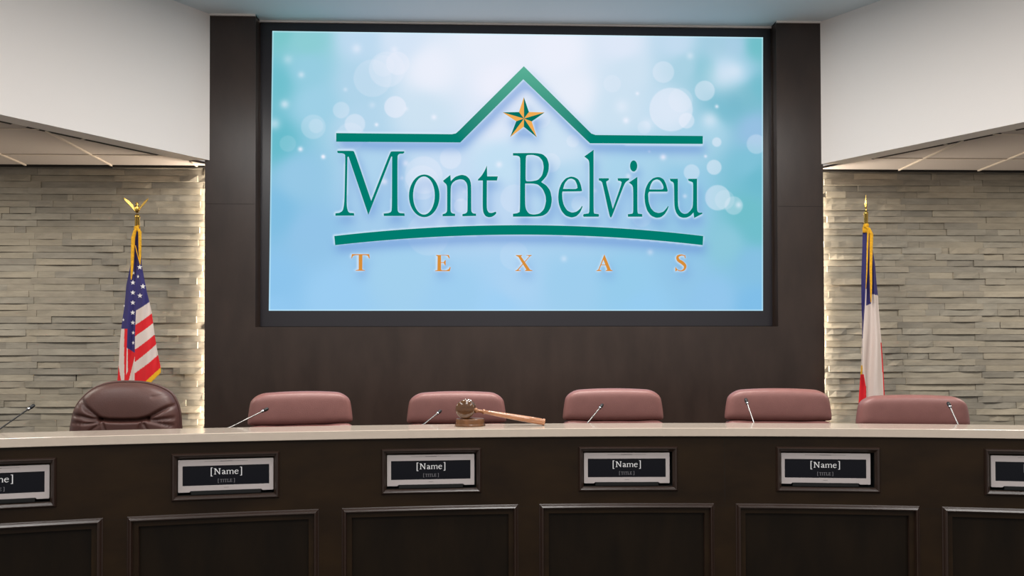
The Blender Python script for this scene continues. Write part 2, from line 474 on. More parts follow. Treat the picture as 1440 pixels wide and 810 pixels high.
G = []    # logo shapes in picture coordinates: (name, loops, colour)
GREEN = (0, 124, 110); ORANGE = (214, 142, 58)
k1 = (460, 200, 6.75); k2 = (560, 225, 9); k3 = (705, 205, 7.3667); k4 = (805, 205, 7.36); k5 = (895, 240, 10.8); k6 = (480, 345, 8.47); k7 = (710, 345, 5.333)
M_ = [(85,85),(230,85),(245,95),(402,560),(582,95),(595,90),(712,90),(712,103),(700,113),(670,113),(655,122),(648,140),(648,640),(655,665),(670,676),(712,678),(716,690),(716,703),(520,703),(518,680),(560,676),(585,668),(596,645),(598,140),(590,140),(375,693),(190,140),(180,145),(172,560),(175,620),(185,660),(200,674),(240,676),(244,700),(67,701),(67,678),(105,674),(135,655),(146,610),(152,540),(160,130),(150,115),(130,108),(95,108),(85,100)]
n_ = [(535,268),(628,193),(634,272),(690,215),(770,190),(830,205),(870,245),(890,310),(890,640),(897,665),(915,680),(950,683),(952,712),(780,716),(778,690),(820,680),(838,665),(843,640),(845,340),(830,290),(795,255),(745,248),(690,265),(650,300),(632,345),(630,640),(637,668),(655,680),(688,685),(686,714),(530,716),(530,690),(565,680),(583,662),(587,630),(587,340),(575,310),(550,290)]
t_ = [(1088,75),(1092,212),(1226,212),(1215,265),(1088,265),(1086,590),(1092,640),(1115,672),(1150,675),(1200,658),(1208,675),(1190,700),(1150,725),(1110,730),(1070,715),(1042,670),(1034,600),(1036,265),(975,265),(975,250),(1020,205),(1060,140)]
B_ = [(92,80),(330,78),(400,90),(445,130),(465,190),(462,260),(440,320),(385,380),(440,415),(480,470),(497,560),(485,640),(450,700),(400,730),(330,738),(92,738),(92,708),(135,702),(160,690),(165,640),(168,140),(158,115),(135,107),(92,105)]
Bh1 = [(225,115),(240,100),(300,98),(360,115),(400,160),(412,230),(395,310),(350,360),(280,372),(235,372),(222,360)]
Bh2 = [(218,395),(300,395),(350,405),(400,450),(430,520),(435,580),(415,660),(370,705),(310,717),(260,708),(230,670),(218,620)]
e1 = [(810,470),(795,400),(770,350),(730,328),(690,322),(640,340),(595,390),(568,460),(560,540),(568,610),(595,680),(640,730),(700,748),(750,735),(790,695),(815,635),(808,625),(790,655),(755,685),(705,697),(655,675),(620,620),(605,560),(602,500),(606,478),(800,476)]
e1h = [(612,450),(630,390),(665,350),(700,343),(735,360),(755,400),(762,440),(745,452)]
l_ = [(95,115),(193,45),(193,680),(200,705),(245,710),(250,722),(245,738),(88,738),(83,722),(90,710),(140,703),(150,680),(150,190),(140,150),(115,130)]
v_ = [(247,340),(352,340),(352,358),(325,375),(328,400),(393,655),(480,410),(485,380),(470,368),(447,366),(443,340),(565,340),(562,358),(530,378),(510,410),(385,735),(373,748),(360,735),(285,390),(272,370),(247,362)]
i_ = [(560,385),(650,325),(650,680),(657,705),(700,710),(702,738),(552,738),(550,712),(598,705),(607,685),(606,440),(595,410),(575,395)]
e2 = [(450,310),(440,270),(420,200),(385,135),(330,105),(285,102),(220,120),(150,185),(105,280),(90,390),(98,500),(130,610),(190,690),(270,723),(340,715),(400,670),(445,600),(462,550),(452,543),(430,575),(380,630),(310,650),(240,630),(185,570),(155,480),(148,380),(150,345),(165,325),(440,325)]
e2h = [(168,290),(185,220),(220,160),(280,135),(330,155),(370,210),(385,260),(375,285),(350,292)]
u_ = [(480,128),(605,128),(605,520),(620,590),(655,640),(700,662),(750,655),(800,610),(838,550),(840,200),(830,180),(800,170),(770,160),(762,130),(900,128),(900,600),(915,635),(940,645),(980,642),(982,660),(855,724),(845,640),(800,690),(740,718),(680,722),(620,700),(575,640),(550,550),(545,210),(530,180),(490,162)]
for kk, loops in ((k1, [M_]), (k2, [ell(300, 458, 192, 270), ell(296, 454, 136, 241)]), (k2, [n_]), (k2, [t_]), (k3, [B_, Bh1, Bh2]), (k3, [e1, e1h]), (k4, [l_]), (k4, [v_]), (k4, [ell(611, 213, 38, 58, 24)]), (k4, [i_]), (k5, [e2, e2h]), (k5, [u_])):
    G.append(('lettering', [Z(sm(L) if len(L) < 40 or L is M_ else L, *kk) for L in loops], GREEN))
T_ = [(100,160),(108,108),(312,108),(318,160),(308,158),(295,128),(270,120),(232,120),(230,290),(260,300),(265,305),(150,305),(155,298),(188,290),(188,120),(150,120),(120,130),(108,158)]
E_ = [(1100,118),(1250,118),(1262,158),(1252,158),(1235,130),(1210,124),(1158,124),(1158,203),(1190,203),(1205,180),(1213,178),(1213,245),(1205,240),(1190,212),(1158,212),(1158,290),(1170,300),(1220,300),(1250,285),(1262,262),(1272,262),(1262,310),(1088,310),(1088,303),(1115,297),(1118,135),(1100,125)]
Xa = [(62,75),(108,75),(108,80),(100,84),(168,184),(186,190),(186,194),(130,194),(130,190),(140,184),(80,88),(62,80)]
Xb = [(140,75),(180,75),(180,79),(168,84),(85,180),(82,188),(100,190),(100,194),(58,194),(58,190),(72,184),(160,86),(155,80),(140,79)]
Aa = [(728,70),(776,184),(790,190),(790,194),(738,194),(738,190),(750,184),(716,98)]
Ab = [(728,70),(733,80),(690,184),(706,190),(706,194),(668,194),(668,190),(682,184)]
Ac = [(697,146),(740,146),(740,151),(697,151)]
Sa = stroke([(1342,92,3),(1332,79,6),(1310,75,10),(1284,86,18),(1288,112,22),(1318,132,25),(1340,156,21),(1332,183,14),(1305,193,7),(1280,184,6),(1270,170,4)])
Sb = [(1341,72),(1344,100),(1338,98),(1334,80)]; Sc = [(1266,166),(1271,166),(1280,186),(1272,196),(1266,196)]
for kk, L in ((k6, T_), (k6, E_), (k7, Xa), (k7, Xb), (k7, Aa), (k7, Ab), (k7, Ac), (k7, Sa), (k7, Sb), (k7, Sc)):
    G.append(('lettering', [Z(L, *kk)], ORANGE))
roof = [(471,187.7),(632,189.2),(637.5,188),(642,184),(732.8,93.4),(828,188.2),(834,190.3),(986.6,191.7),(986.6,202.9),(826,202),(732,111.8),(643.6,200.9),(471,199.8)]
G.append(('roof_outline', [roof], GREEN))
at = [(468.4+i*(987.2-468.4)/40, 317.1+15.3*((468.4+i*(987.2-468.4)/40-728)/260)**2) for i in range(41)]
ab = [(469.6+i*(986.5-469.6)/40, 330.4+14.8*((469.6+i*(986.5-469.6)/40-728)/259)**2) for i in range(41)]
G.append(('arched_underline', [at+ab[::-1]], GREEN))
tips = [(732.8,137),(762,158.6),(751,193.5),(713.6,193.2),(703,158.4)]; ctr = (733, 167.2)
inn = []
for i in range(5):
    a, b = tips[i], tips[(i+1) % 5]; mx, my = (a[0]+b[0])/2, (a[1]+b[1])/2
    dx, dy = mx-ctr[0], my-ctr[1]; L = math.hypot(dx, dy); inn.append((ctr[0]+dx/L*11.6, ctr[1]+dy/L*11.6))
star_green = [tips[0], inn[0], tips[1], inn[1], tips[2], inn[2], tips[3], inn[3], tips[4], inn[4]]
G.append(('star', [star_green], (0, 112, 98)))
STAR_OR = []
for i in range(5): STAR_OR.append([inn[i-1], (tips[i][0]-.0, tips[i][1]+.0), ctr])

# ------------------------------------------------------------------ video wall
corners = [Vector((-1.659, .09, 3.7473)), Vector((1.9372, .09, 3.7433)), Vector((1.9223, .09, 1.7173)), Vector((-1.6819, .09, 1.7194))]
def pic(px, py, dy=0):    # picture coordinate -> point on the display surface
    x = px; yv = py
    xl = 383-5*(yv-43.5)/393.5; xr = 1073; yt = 43.5+9*(x-383)/690; yb = 437
    u = (x-xl)/(xr-xl); v = (yv-yt)/(yb-yt)
    p = corners[0]*(1-u)*(1-v)+corners[1]*u*(1-v)+corners[2]*u*v+corners[3]*(1-u)*v
    return (p.x, p.y-dy, p.z)
wallscreen = empty('video_wall', (.13, .095, 1.6))
tag(wallscreen, 'large wide video screen set in the dark wood wall, showing a green town logo on pale blue', 'screen')
def V(o): o.parent = wallscreen; o.matrix_parent_inverse = Matrix.Translation(-wallscreen.location); return o
NX, NY = 620, 354
gx, gy = np.meshgrid(np.linspace(0, 1, NX), np.linspace(0, 1, NY))
PX = 380.5+692.5*gx; PY = 48+389*gy
ctrl = [(385,45,(122,198,202)),(383,120,(112,192,206)),(385,200,(104,188,204)),(384,300,(128,190,226)),(385,400,(140,196,236)),(383,435,(146,200,240)),
 (430,60,(140,205,212)),(430,100,(150,205,225)),(440,150,(158,208,230)),(420,250,(150,200,230)),(440,330,(146,196,232)),(470,420,(155,205,242)),
 (500,60,(190,218,240)),(500,120,(176,212,234)),(500,180,(180,214,236)),(520,250,(175,212,238)),(540,300,(165,205,236)),(560,380,(162,208,238)),
 (560,60,(212,228,246)),(600,100,(232,238,250)),(590,160,(205,226,242)),(620,230,(200,222,244)),(620,290,(185,212,240)),(640,420,(158,206,240)),
 (680,60,(232,238,250)),(700,120,(238,240,252)),(690,170,(222,232,248)),(700,230,(195,224,244)),(700,290,(190,216,242)),(720,400,(170,210,242)),
 (780,70,(236,240,252)),(800,130,(232,238,250)),(780,200,(205,226,244)),(790,260,(180,215,238)),(800,310,(172,210,238)),(800,400,(158,206,238)),
 (870,60,(222,232,248)),(880,100,(206,226,242)),(870,150,(205,226,242)),(880,240,(170,212,236)),(880,300,(165,206,236)),(880,400,(150,204,236)),
 (950,60,(196,220,240)),(960,90,(170,210,228)),(940,150,(200,224,242)),(960,200,(172,212,234)),(960,260,(150,202,230)),(960,310,(150,200,230)),(960,380,(146,198,232)),
 (1010,60,(165,205,225)),(990,95,(140,198,215)),(1030,60,(168,205,228)),(1020,90,(176,212,234)),(1040,100,(165,208,230)),(1030,140,(118,184,204)),(1015,150,(122,188,208)),(1050,130,(124,188,206)),(1000,180,(170,212,232)),
 (1065,60,(112,190,200)),(1066,120,(116,188,205)),(1060,180,(150,192,226)),(1050,230,(128,194,216)),(1065,250,(110,186,206)),(1050,300,(112,190,202)),(1064,320,(112,190,204)),(1020,340,(140,200,220)),(1060,370,(134,192,226)),(1066,430,(128,190,232)),(1000,420,(146,198,236)),(900,432,(150,204,240)),(700,432,(160,208,244))]
num = np.zeros((NY, NX, 3)); den = np.zeros((NY, NX, 1))
for cx, cy, c in ctrl:
    wgt = (1/(((PX-cx)**2+(PY-cy)**2)+120)**1.9)[..., None]; num += wgt*np.array(c, float); den += wgt
IMG = num/den
def disc(cx, cy, r, a, soft=1.5, col=(238, 240, 252)):
    global IMG
    d = np.hypot(PX-cx, PY-cy); m_ = np.clip((r-d)/soft+.5, 0, 1)[..., None]*a; IMG = IMG*(1-m_)+np.array(col, float)*m_
def glow(cx, cy, r, a, col=(240, 242, 254)):
    global IMG
    m_ = (np.exp(-((PX-cx)**2+(PY-cy)**2)/(2*r*r))*a)[..., None]; IMG = IMG*(1-m_)+np.array(col, float)*m_
for x, y, r, a in ((700,205,65,.4),(640,240,100,.28),(560,290,105,.22),(620,220,60,.2),(688,450,61,.55),(388,470,46,.3),(465,548,57,.42),(235,565,68,.22),(250,560,40,.2),(1000,735,60,.35),(95,660,45,.14),(850,830,105,.3),(440,620,80,.2)):
    disc(380+x/4, 40+y/4, r/4, a)
for x, y, r, a in ((470,125,18,.5),(75,440,16,.6),(165,275,12,.5),(90,190,18,.3),(165,690,9,.9),(290,730,5,1),(585,550,7,.9),(905,505,10,.8),(20,550,22,.5),(410,355,8,.4),(680,130,14,.5),(900,220,90,.35),(560,440,12,.3),(750,460,8,.5)):
    glow(380+x/4, 40+y/4, r/4, a)
for x, y, r, a in ((855,455,125,.5),(945,518,45,.45),(910,400,70,.2),(1050,345,58,.42),(810,240,62,.35),(1120,640,27,.5),(1105,785,43,.5),(975,815,46,.4),(1350,650,56,.3),(515,310,50,.2),(110,515,52,.25),(290,640,36,.3),(165,765,55,.25),(1275,250,50,.0),(700,560,38,.22)):
    disc(730+x/4.05, 40+y/4.05, r/4.05, a)
for x, y, r, a in ((810,727,12,1),(595,520,12,.8),(1055,722,6,.9),(730,697,5,.8),(1120,435,7,.8),(660,365,7,.8),(1080,510,34,.5),(570,440,26,.4),(1160,260,70,.5),(965,145,14,.4),(720,540,26,.4),(1230,230,35,.4)):
    glow(730+x/4.05, 40+y/4.05, r/4.05, a)
for x, y, r, a in ((1008,277,18,.45),(1018,280,14,.2),(1031,288,13,.3),(590,258,24,.25),(642,273,11,.25),(645,290,10,.4),(812,287,12,.25),(900,305,14,.15),(720,280,20,.2),(600,330,30,.15),(720,360,20,.12)):
    disc(x, y, r, a)
for x, y, r, a in ((538,257,3,1),(567,231,3,.8),(453,223,2,1),(562,252,2,.5),(698,232,3,.7),(833,268,2,.6),(961,275,2,.6),(881,247,2.5,.7),(1038,287,3,.6),(790,364,3,.4),(912,354,3,.5),(650,270,2,.5)):
    glow(x, y, r, a)
# coverage of the logo for its soft drop shadow and light edge
cov = np.zeros((NY, NX))
for _, loops, _c in G:
    P_all = [p for L in loops for p in L]; x0, x1 = min(p[0] for p in P_all)-2, max(p[0] for p in P_all)+2; y0, y1 = min(p[1] for p in P_all)-2, max(p[1] for p in P_all)+2
    ix = np.where((PX[0] > x0) & (PX[0] < x1))[0]; iy = np.where((PY[:, 0] > y0) & (PY[:, 0] < y1))[0]
    if len(ix) == 0 or len(iy) == 0: continue
    sx = PX[iy[0]:iy[-1]+1, ix[0]:ix[-1]+1]; sy2 = PY[iy[0]:iy[-1]+1, ix[0]:ix[-1]+1]; ins = np.zeros(sx.shape, bool)
    for L in loops:
        for i in range(len(L)):
            (ax, ay), (bx, by) = L[i-1], L[i]
            if ay == by: continue
            ins ^= ((ay > sy2) != (by > sy2)) & (sx < (bx-ax)*(sy2-ay)/(by-ay)+ax)
    cov[iy[0]:iy[-1]+1, ix[0]:ix[-1]+1] = np.maximum(cov[iy[0]:iy[-1]+1, ix[0]:ix[-1]+1], ins)
def blur(a, s):
    r = int(3*s)+1; k = np.exp(-np.arange(-r, r+1)**2/(2*s*s)); k /= k.sum()
    a = np.apply_along_axis(lambda v: np.convolve(v, k, 'same'), 0, a); return np.apply_along_axis(lambda v: np.convolve(v, k, 'same'), 1, a)
sh = np.roll(np.roll(blur(cov, 6.0), 9, 0), 3, 1)
a_ = np.clip(sh*1.05, 0, .62)[..., None]; IMG = IMG*(1-a_)+np.array([118, 158, 216.])*a_
halo = np.clip(blur(cov, 1.3)*1.5, 0, .6)[..., None]; IMG = IMG*(1-halo)+np.array([222, 238, 250.])*halo
for sl in ((slice(None), slice(0, 2)), (slice(None), slice(-2, None)), (slice(0, 2), slice(None)), (slice(-2, None), slice(None))): IMG[sl] = IMG[sl]*.45+np.array([205, 242, 252.])*.55
IMG = np.clip(IMG, 0, 255)/255
LIN = np.where(IMG <= .04045, IMG/12.92, ((IMG+.055)/1.055)**2.4)
me = bpy.data.meshes.new('screen_image')
c0, c1, c2, c3 = [np.array(c) for c in corners]
U3, V3 = gx[..., None], gy[..., None]
VV = (c0*(1-U3)*(1-V3)+c1*U3*(1-V3)+c2*U3*V3+c3*(1-U3)*V3).reshape(-1, 3)
idx = np.arange(NX*NY).reshape(NY, NX)
Q = np.stack([idx[:-1, :-1], idx[1:, :-1], idx[1:, 1:], idx[:-1, 1:]], -1).reshape(-1, 4)
me.vertices.add(len(VV)); me.vertices.foreach_set('co', VV.ravel())
me.loops.add(Q.size); me.loops.foreach_set('vertex_index', Q.ravel())
me.polygons.add(len(Q)); me.polygons.foreach_set('loop_start', np.arange(0, Q.size, 4)); me.polygons.foreach_set('loop_total', np.full(len(Q), 4))
me.update(calc_edges=True)
ca = me.color_attributes.new('Col', 'FLOAT_COLOR', 'POINT')
ca.data.foreach_set('color', np.concatenate([LIN.reshape(-1, 3), np.ones((NX*NY, 1))], 1).ravel())
me.materials.append(m_screen)
scr = bpy.data.objects.new('screen', me); COL.objects.link(scr); V(scr)
# bezel: slim dark frame around and behind the lit picture
mb = MB()
L_, R_, T2, B2 = RL+.010, RR-.010, 3.806, RB+.008
mb.box(L_, R_, .0915, .0995, B2, T2)
V(mb.build('bezel', mat('bezel_dark', (38, 35, 40), .3)))
def shade(c, y):   # roof line colour of the artwork: paler towards the peak
    t = max(0, min(1, (190-y)/100)); return tuple(lin(c)[i]*(1-t)+lin((92, 178, 152))[i]*t for i in range(3))
for nm in ('lettering', 'roof_outline', 'arched_underline', 'star'):
    vs = []; fs = []; cs = []
    for n2, loops, c in G:
        if n2 != nm: continue
        flat, T = tri(loops); b = len(vs)
        for p in flat:
            vs.append(pic(p[0], p[1], .0012)); cs.append(shade(c, p[1]) if nm == 'roof_outline' else lin(c))
        fs += [tuple(b+i for i in t) for t in T]
    if nm == 'star':
        for L in STAR_OR:
            b = len(vs); vs += [pic(p[0], p[1], .0018) for p in L]; cs += [lin((240, 172, 84))]*3; fs.append((b, b+1, b+2))
    me = bpy.data.meshes.new(nm); me.from_pydata(vs, [], fs); ca = me.color_attributes.new('Col', 'FLOAT_COLOR', 'POINT')
    for i, c in enumerate(cs): ca.data[i].color = (*c, 1)
    me.materials.append(m_screen); o = bpy.data.objects.new(nm, me); COL.objects.link(o); o.parent = scr
    o['label'] = {'lettering': 'green town name with small orange letters below', 'roof_outline': 'green outline of a peaked roof', 'arched_underline': 'green curved bar under the name', 'star': 'orange and green five-pointed star'}[nm]

# ------------------------------------------------------------------ name displays
def flat_text(b, shapes, z_of, y=0, c=None):
    for loops in shapes:
        flat, T = tri(loops); b.add([z_of(p) for p in flat], T, c)
K = .353/1088
def dloc(p): return ((p[0]-736)*K, (538-p[1])*K)
NAME = [[[(558,250),(580,250),(580,256),(568,256),(568,349),(580,349),(580,355),(558,355)]],
 [[(594,262),(616,262),(655,318),(655,270),(648,266),(648,262),(671,262),(671,266),(663,270),(663,334),(656,334),(612,276),(612,326),(620,330),(620,333),(594,333),(594,330),(604,326),(604,270),(594,266)]],
 [[(712,298),(722,298),(722,326),(729,326),(729,330),(722,334),(714,332),(712,327)]], [stroke([(686,296,6),(696,287,5),(708,288,7),(716,297,9),(716,310,9)])], [stroke([(716,306,5),(698,312,8),(690,322,9),(698,331,7),(714,325,4)])],
 [[(735,288),(750,285),(750,328),(757,330),(757,333),(735,333),(735,330),(741,328),(741,291),(735,291)]],
 [stroke([(748,294,4),(764,287,6),(776,292,8),(778,305,9),(778,330,9)])], [stroke([(782,294,4),(798,287,6),(810,292,8),(812,305,9),(812,330,9)])],
 [[(770,330),(786,330),(786,333),(770,333)]], [[(804,330),(821,330),(821,333),(804,333)]],
 [stroke([(834,304,5),(872,304,5)])], [stroke([(871,304,7),(867,290,6),(853,286,5),(838,294,8),(833,310,10),(840,326,9),(855,332,7),(872,323,4)])],
 [[(893,250),(915,250),(915,355),(893,355),(893,349),(905,349),(905,256),(893,256)]]]
def cap(x, w_, kind):
    y0, y1 = 392, 428; t = 5
    v = lambda a, b: [(a, y0), (b, y0), (b, y1), (a, y1)]
    h = lambda a, b, yy: [(a, yy), (b, yy), (b, yy+3.5), (a, yy+3.5)]
    if kind == 'T': return [[h(x, x+w_, y0)], [v(x+w_/2-t/2, x+w_/2+t/2)], [h(x+w_*.25, x+w_*.75, y1-2)], [[(x, y0), (x+2, y0), (x+2, y0+9), (x, y0+9)]], [[(x+w_-2, y0), (x+w_, y0), (x+w_, y0+9), (x+w_-2, y0+9)]]]
    if kind == 'I': return [[v(x+w_/2-t/2, x+w_/2+t/2)], [h(x+w_*.1, x+w_*.9, y0)], [h(x+w_*.1, x+w_*.9, y1-2)]]
    if kind == 'L': return [[v(x+4, x+4+t)], [h(x, x+13, y0)], [h(x, x+w_, y1-3)], [[(x+w_-3, y1-10), (x+w_, y1-10), (x+w_, y1), (x+w_-3, y1)]]]
    if kind == 'E': return [[v(x+4, x+4+t)], [h(x, x+w_, y0)], [h(x, x+w_, y1-3)], [h(x+5, x+w_-4, (y0+y1)/2-2)], [[(x+w_-3, y1-10), (x+w_, y1-10), (x+w_, y1), (x+w_-3, y1)]], [[(x+w_-3, y0), (x+w_, y0), (x+w_, y0+9), (x+w_-3, y0+9)]]]
TIT = [[[(640,386),(652,386),(652,390),(645,390),(645,432),(652,432),(652,436),(640,436)]], [[(820,386),(832,386),(832,436),(820,436),(820,432),(827,432),(827,390),(820,390)]]]
for x, w_, k_ in ((658,29,'T'),(690,15,'I'),(708,29,'T'),(740,26,'L'),(770,27,'E')): TIT += cap(x+6 if x > 0 else x, w_-1, k_)
def make_display():
    r = empty('name_display')
    # bezel with rounded outer corners, screen opening and the step along the bottom edge
    def rr(x0, x1, z0, z1, rad, n=4):
        P = []
        for cx, cz, a0 in ((x1-rad, z1-rad, 0), (x0+rad, z1-rad, 90), (x0+rad, z0+rad, 180), (x1-rad, z0+rad, 270)):
            for i in range(n+1): a = math.radians(a0+90*i/n); P.append((cx+rad*math.cos(a), cz+rad*math.sin(a)))
        return P
    W = .353; H = .1252
    outer = rr(-W/2, W/2, 0, H, .003)
    # insert the notch along the bottom (between the lower-left and lower-right corners)
    i0 = 3*5  # start of lower right corner arc in ccw order; bottom edge runs left -> right before it
    notch = [(-.136, 0), (-.130, .0052), (.130, .0052), (.136, 0)]
    outer = outer[:i0]+notch+outer[i0:]
    inner = [(-.1607, .0247), (.1607, .0247), (.1607, .1013), (-.1607, .1013)]
    b = MB(); flat, T = tri([outer, inner]); n0 = len(flat)
    b.add([(x, -.007, z) for x, z in flat], T)
    no = len(outer); y1 = .006
    b.add([(x, -.007, z) for x, z in outer]+[(x, y1, z) for x, z in outer], [(i, (i+1) % no, (i+1) % no+no, i+no) for i in range(no)])
    b.add([(x, -.007, z) for x, z in inner]+[(x, -.0045, z) for x, z in inner], [(i, (i+1) % 4, (i+1) % 4+4, i+4) for i in range(4)])
    b.add([(x, y1, z) for x, z in outer], [tuple(range(no))])
    bz = b.build('bezel', m_bezel, r)
    b = MB(); b.box(-.080, .080, -.0073, -.007, H-.0075, H-.0065); b.build('grille', m_grille, bz)
    b = MB(); b.box(-.023, .023, -.0076, -.007, H-.0078, H-.0062); b.build('sensor_bar', m_plastic, bz)
    b = MB(); b.box(-.009, .009, -.0074, -.007, .0150, .0162); b.build('maker_mark', m_grille, bz)
    b = MB(); b.box(-.1607, .1607, -.0048, -.003, .0247, .1013); sc = b.build('screen', m_lcd, r)
    b = MB(); flat_text(b, NAME, lambda p: (dloc(p)[0], -.0052, dloc(p)[1])); t = b.build('name_text', m_text, sc); t['label'] = 'white word in square brackets'
    b = MB(); flat_text(b, TIT, lambda p: (dloc(p)[0], -.0052, dloc(p)[1])); t = b.build('title_text', m_text2, sc); t['label'] = 'small dim grey word in square brackets'
    b = MB(); b.box(-.130, .130, -.009, .012, -.0098, .005); b.build('stand_bar', m_plastic, r, bevel=.001)
    b = MB(); b.box(-.10, .10, .006, .040, -.0098, .09); b.build('housing', m_plastic, r, bevel=.002)
    return r
disp_s = [-2.1535, -1.3575, -.561, .2435, 1.048, 1.8525]
dlab = ['leftmost white-framed name display, cut off by the left picture edge',
 'second white-framed name display from the left on the desk front',
 'white-framed name display on the desk front directly below the gavel',
 'first white-framed name display right of the gavel on the desk front',
 'second white-framed name display right of the gavel on the desk front',
 'rightmost white-framed name display, half out of the picture']
proto = make_display()
tilt = [0, 0, 0, 0, 0, 0]
for i, s in enumerate(disp_s):
    o = proto if i == 0 else copy_tree(proto)
    x, y, _ = A(s, .010, 0); o.location = (x, y, .8416); o.rotation_euler = (0, 0, -s/R0)
    tag(o, dlab[i], 'name display', 'name displays along the desk front')

# ------------------------------------------------------------------ chairs
def rounded_outline(pts, k=8):   # closed smooth outline in (x, z)
    return [tuple(p) for p in catmull(pts, True, k)]
def pillow(b, outline, y_back, y_front, edge, dome, rings=6):
    P = np.array(outline); c = (P.max(0)+P.min(0))/2; half = (P.max(0)-P.min(0))/2
    def ringp(inset, y): 
        sc = 1-inset/half; return [(c[0]+(p[0]-c[0])*sc[0], y, c[1]+(p[1]-c[1])*sc[1]) for p in P]
    R_ = []
    for i in range(rings+1):
        a = math.pi/2*i/rings; R_.append(ringp(edge*(1-math.sin(a)), y_back-edge*(1-math.cos(math.pi/2-a))*0-edge*math.cos(a)*0-(edge*(1-math.cos(a)))*0 + 0) if False else ringp(edge*(1-math.sin(a)), y_back-edge*(1-math.cos(a)) if True else 0))
    # front side
    for i in range(rings+1):
        a = math.pi/2*i/rings; R_.append(ringp(edge*(1-math.cos(a)), y_front+edge*(1-math.sin(a))))
    m = min(half)-edge
    for t in (.25, .5, .75, .97):
        R_.append(ringp(edge+m*t, y_front-dome*math.sin(math.pi/2*t)))
    n = len(P); vs = [p for r in R_ for p in r]; fs = []
    for i in range(len(R_)-1):
        for k in range(n): fs.append((i*n+k, i*n+(k+1) % n, (i+1)*n+(k+1) % n, (i+1)*n+k))
    fs.append(tuple(range(n))[::-1]); fs.append(tuple((len(R_)-1)*n+k for k in range(n)))
    b.add(vs, fs, None, True)
def chair_base(r, lm):
    b = MB(); b.lathe([(.0, .10), (.028, .10), (.028, .30), (.02, .30), (.02, .43), (0, .43)], (0, 0, 0), n=20); b.build('gas_column', m_plastic, r)
    hub = MB(); hub.lathe([(0, .065), (.045, .065), (.045, .11), (0, .11)], (0, 0, 0), n=20)
    for k in range(5):
        a = 2*math.pi*k/5+.3; d = Vector((math.cos(a), math.sin(a), 0))
        hub.tube([d*.03+Vector((0, 0, .09)), d*.16+Vector((0, 0, .085)), d*.29+Vector((0, 0, .068))], [.022, .019, .013], 10)
    hub.build('star_base', m_plastic, r)
    for k in range(5):
        a = 2*math.pi*k/5+.3; d = Vector((math.cos(a), math.sin(a), 0)); t = Vector((-d.y, d.x, 0)); c = d*.295+Vector((0, 0, .0275))
        b = MB()
        for sg in (-1, 1): b.lathe([(0, 0), (.0265, 0), (.0275, .004), (.0275, .014), (.0265, .018), (0, .018)], c+t*(sg*.018-.009), t, 18)
        b.tube([c+Vector((0, 0, .005)), c+Vector((0, 0, .045))], .006, 8)
        b.build('caster', m_plastic, r)
def armrests(r, lm, hw=.285):
    for sg in (-1, 1):
        b = MB(); b.tube([(sg*(hw-.05), .05, .44), (sg*hw, .04, .47), (sg*hw, .0, .60), (sg*hw, -.02, .655)], [.014, .016, .016, .018], 10)
        b.tube([(sg*hw, .18, .62), (sg*hw, .12, .665), (sg*hw, -.02, .675), (sg*hw, -.15, .67), (sg*hw, -.18, .65)], [.016, .025, .028, .026, .016], 12)
        b.build('armrest', m_plastic, r)
def seat(r, lm):
    b = MB(); out = rounded_outline([(-.25, -.24), (-.1, -.275), (.1, -.275), (.25, -.24), (.26, 0), (.24, .22), (.1, .245), (-.1, .245), (-.24, .22), (-.26, 0)], 4)
    tmp = MB(); pillow(tmp, out, 0, -.1, .04, .015)
    b.add([(x, z, .42-y) for x, y, z in tmp.v], tmp.f, None, True)
    b.build('seat', lm, r)
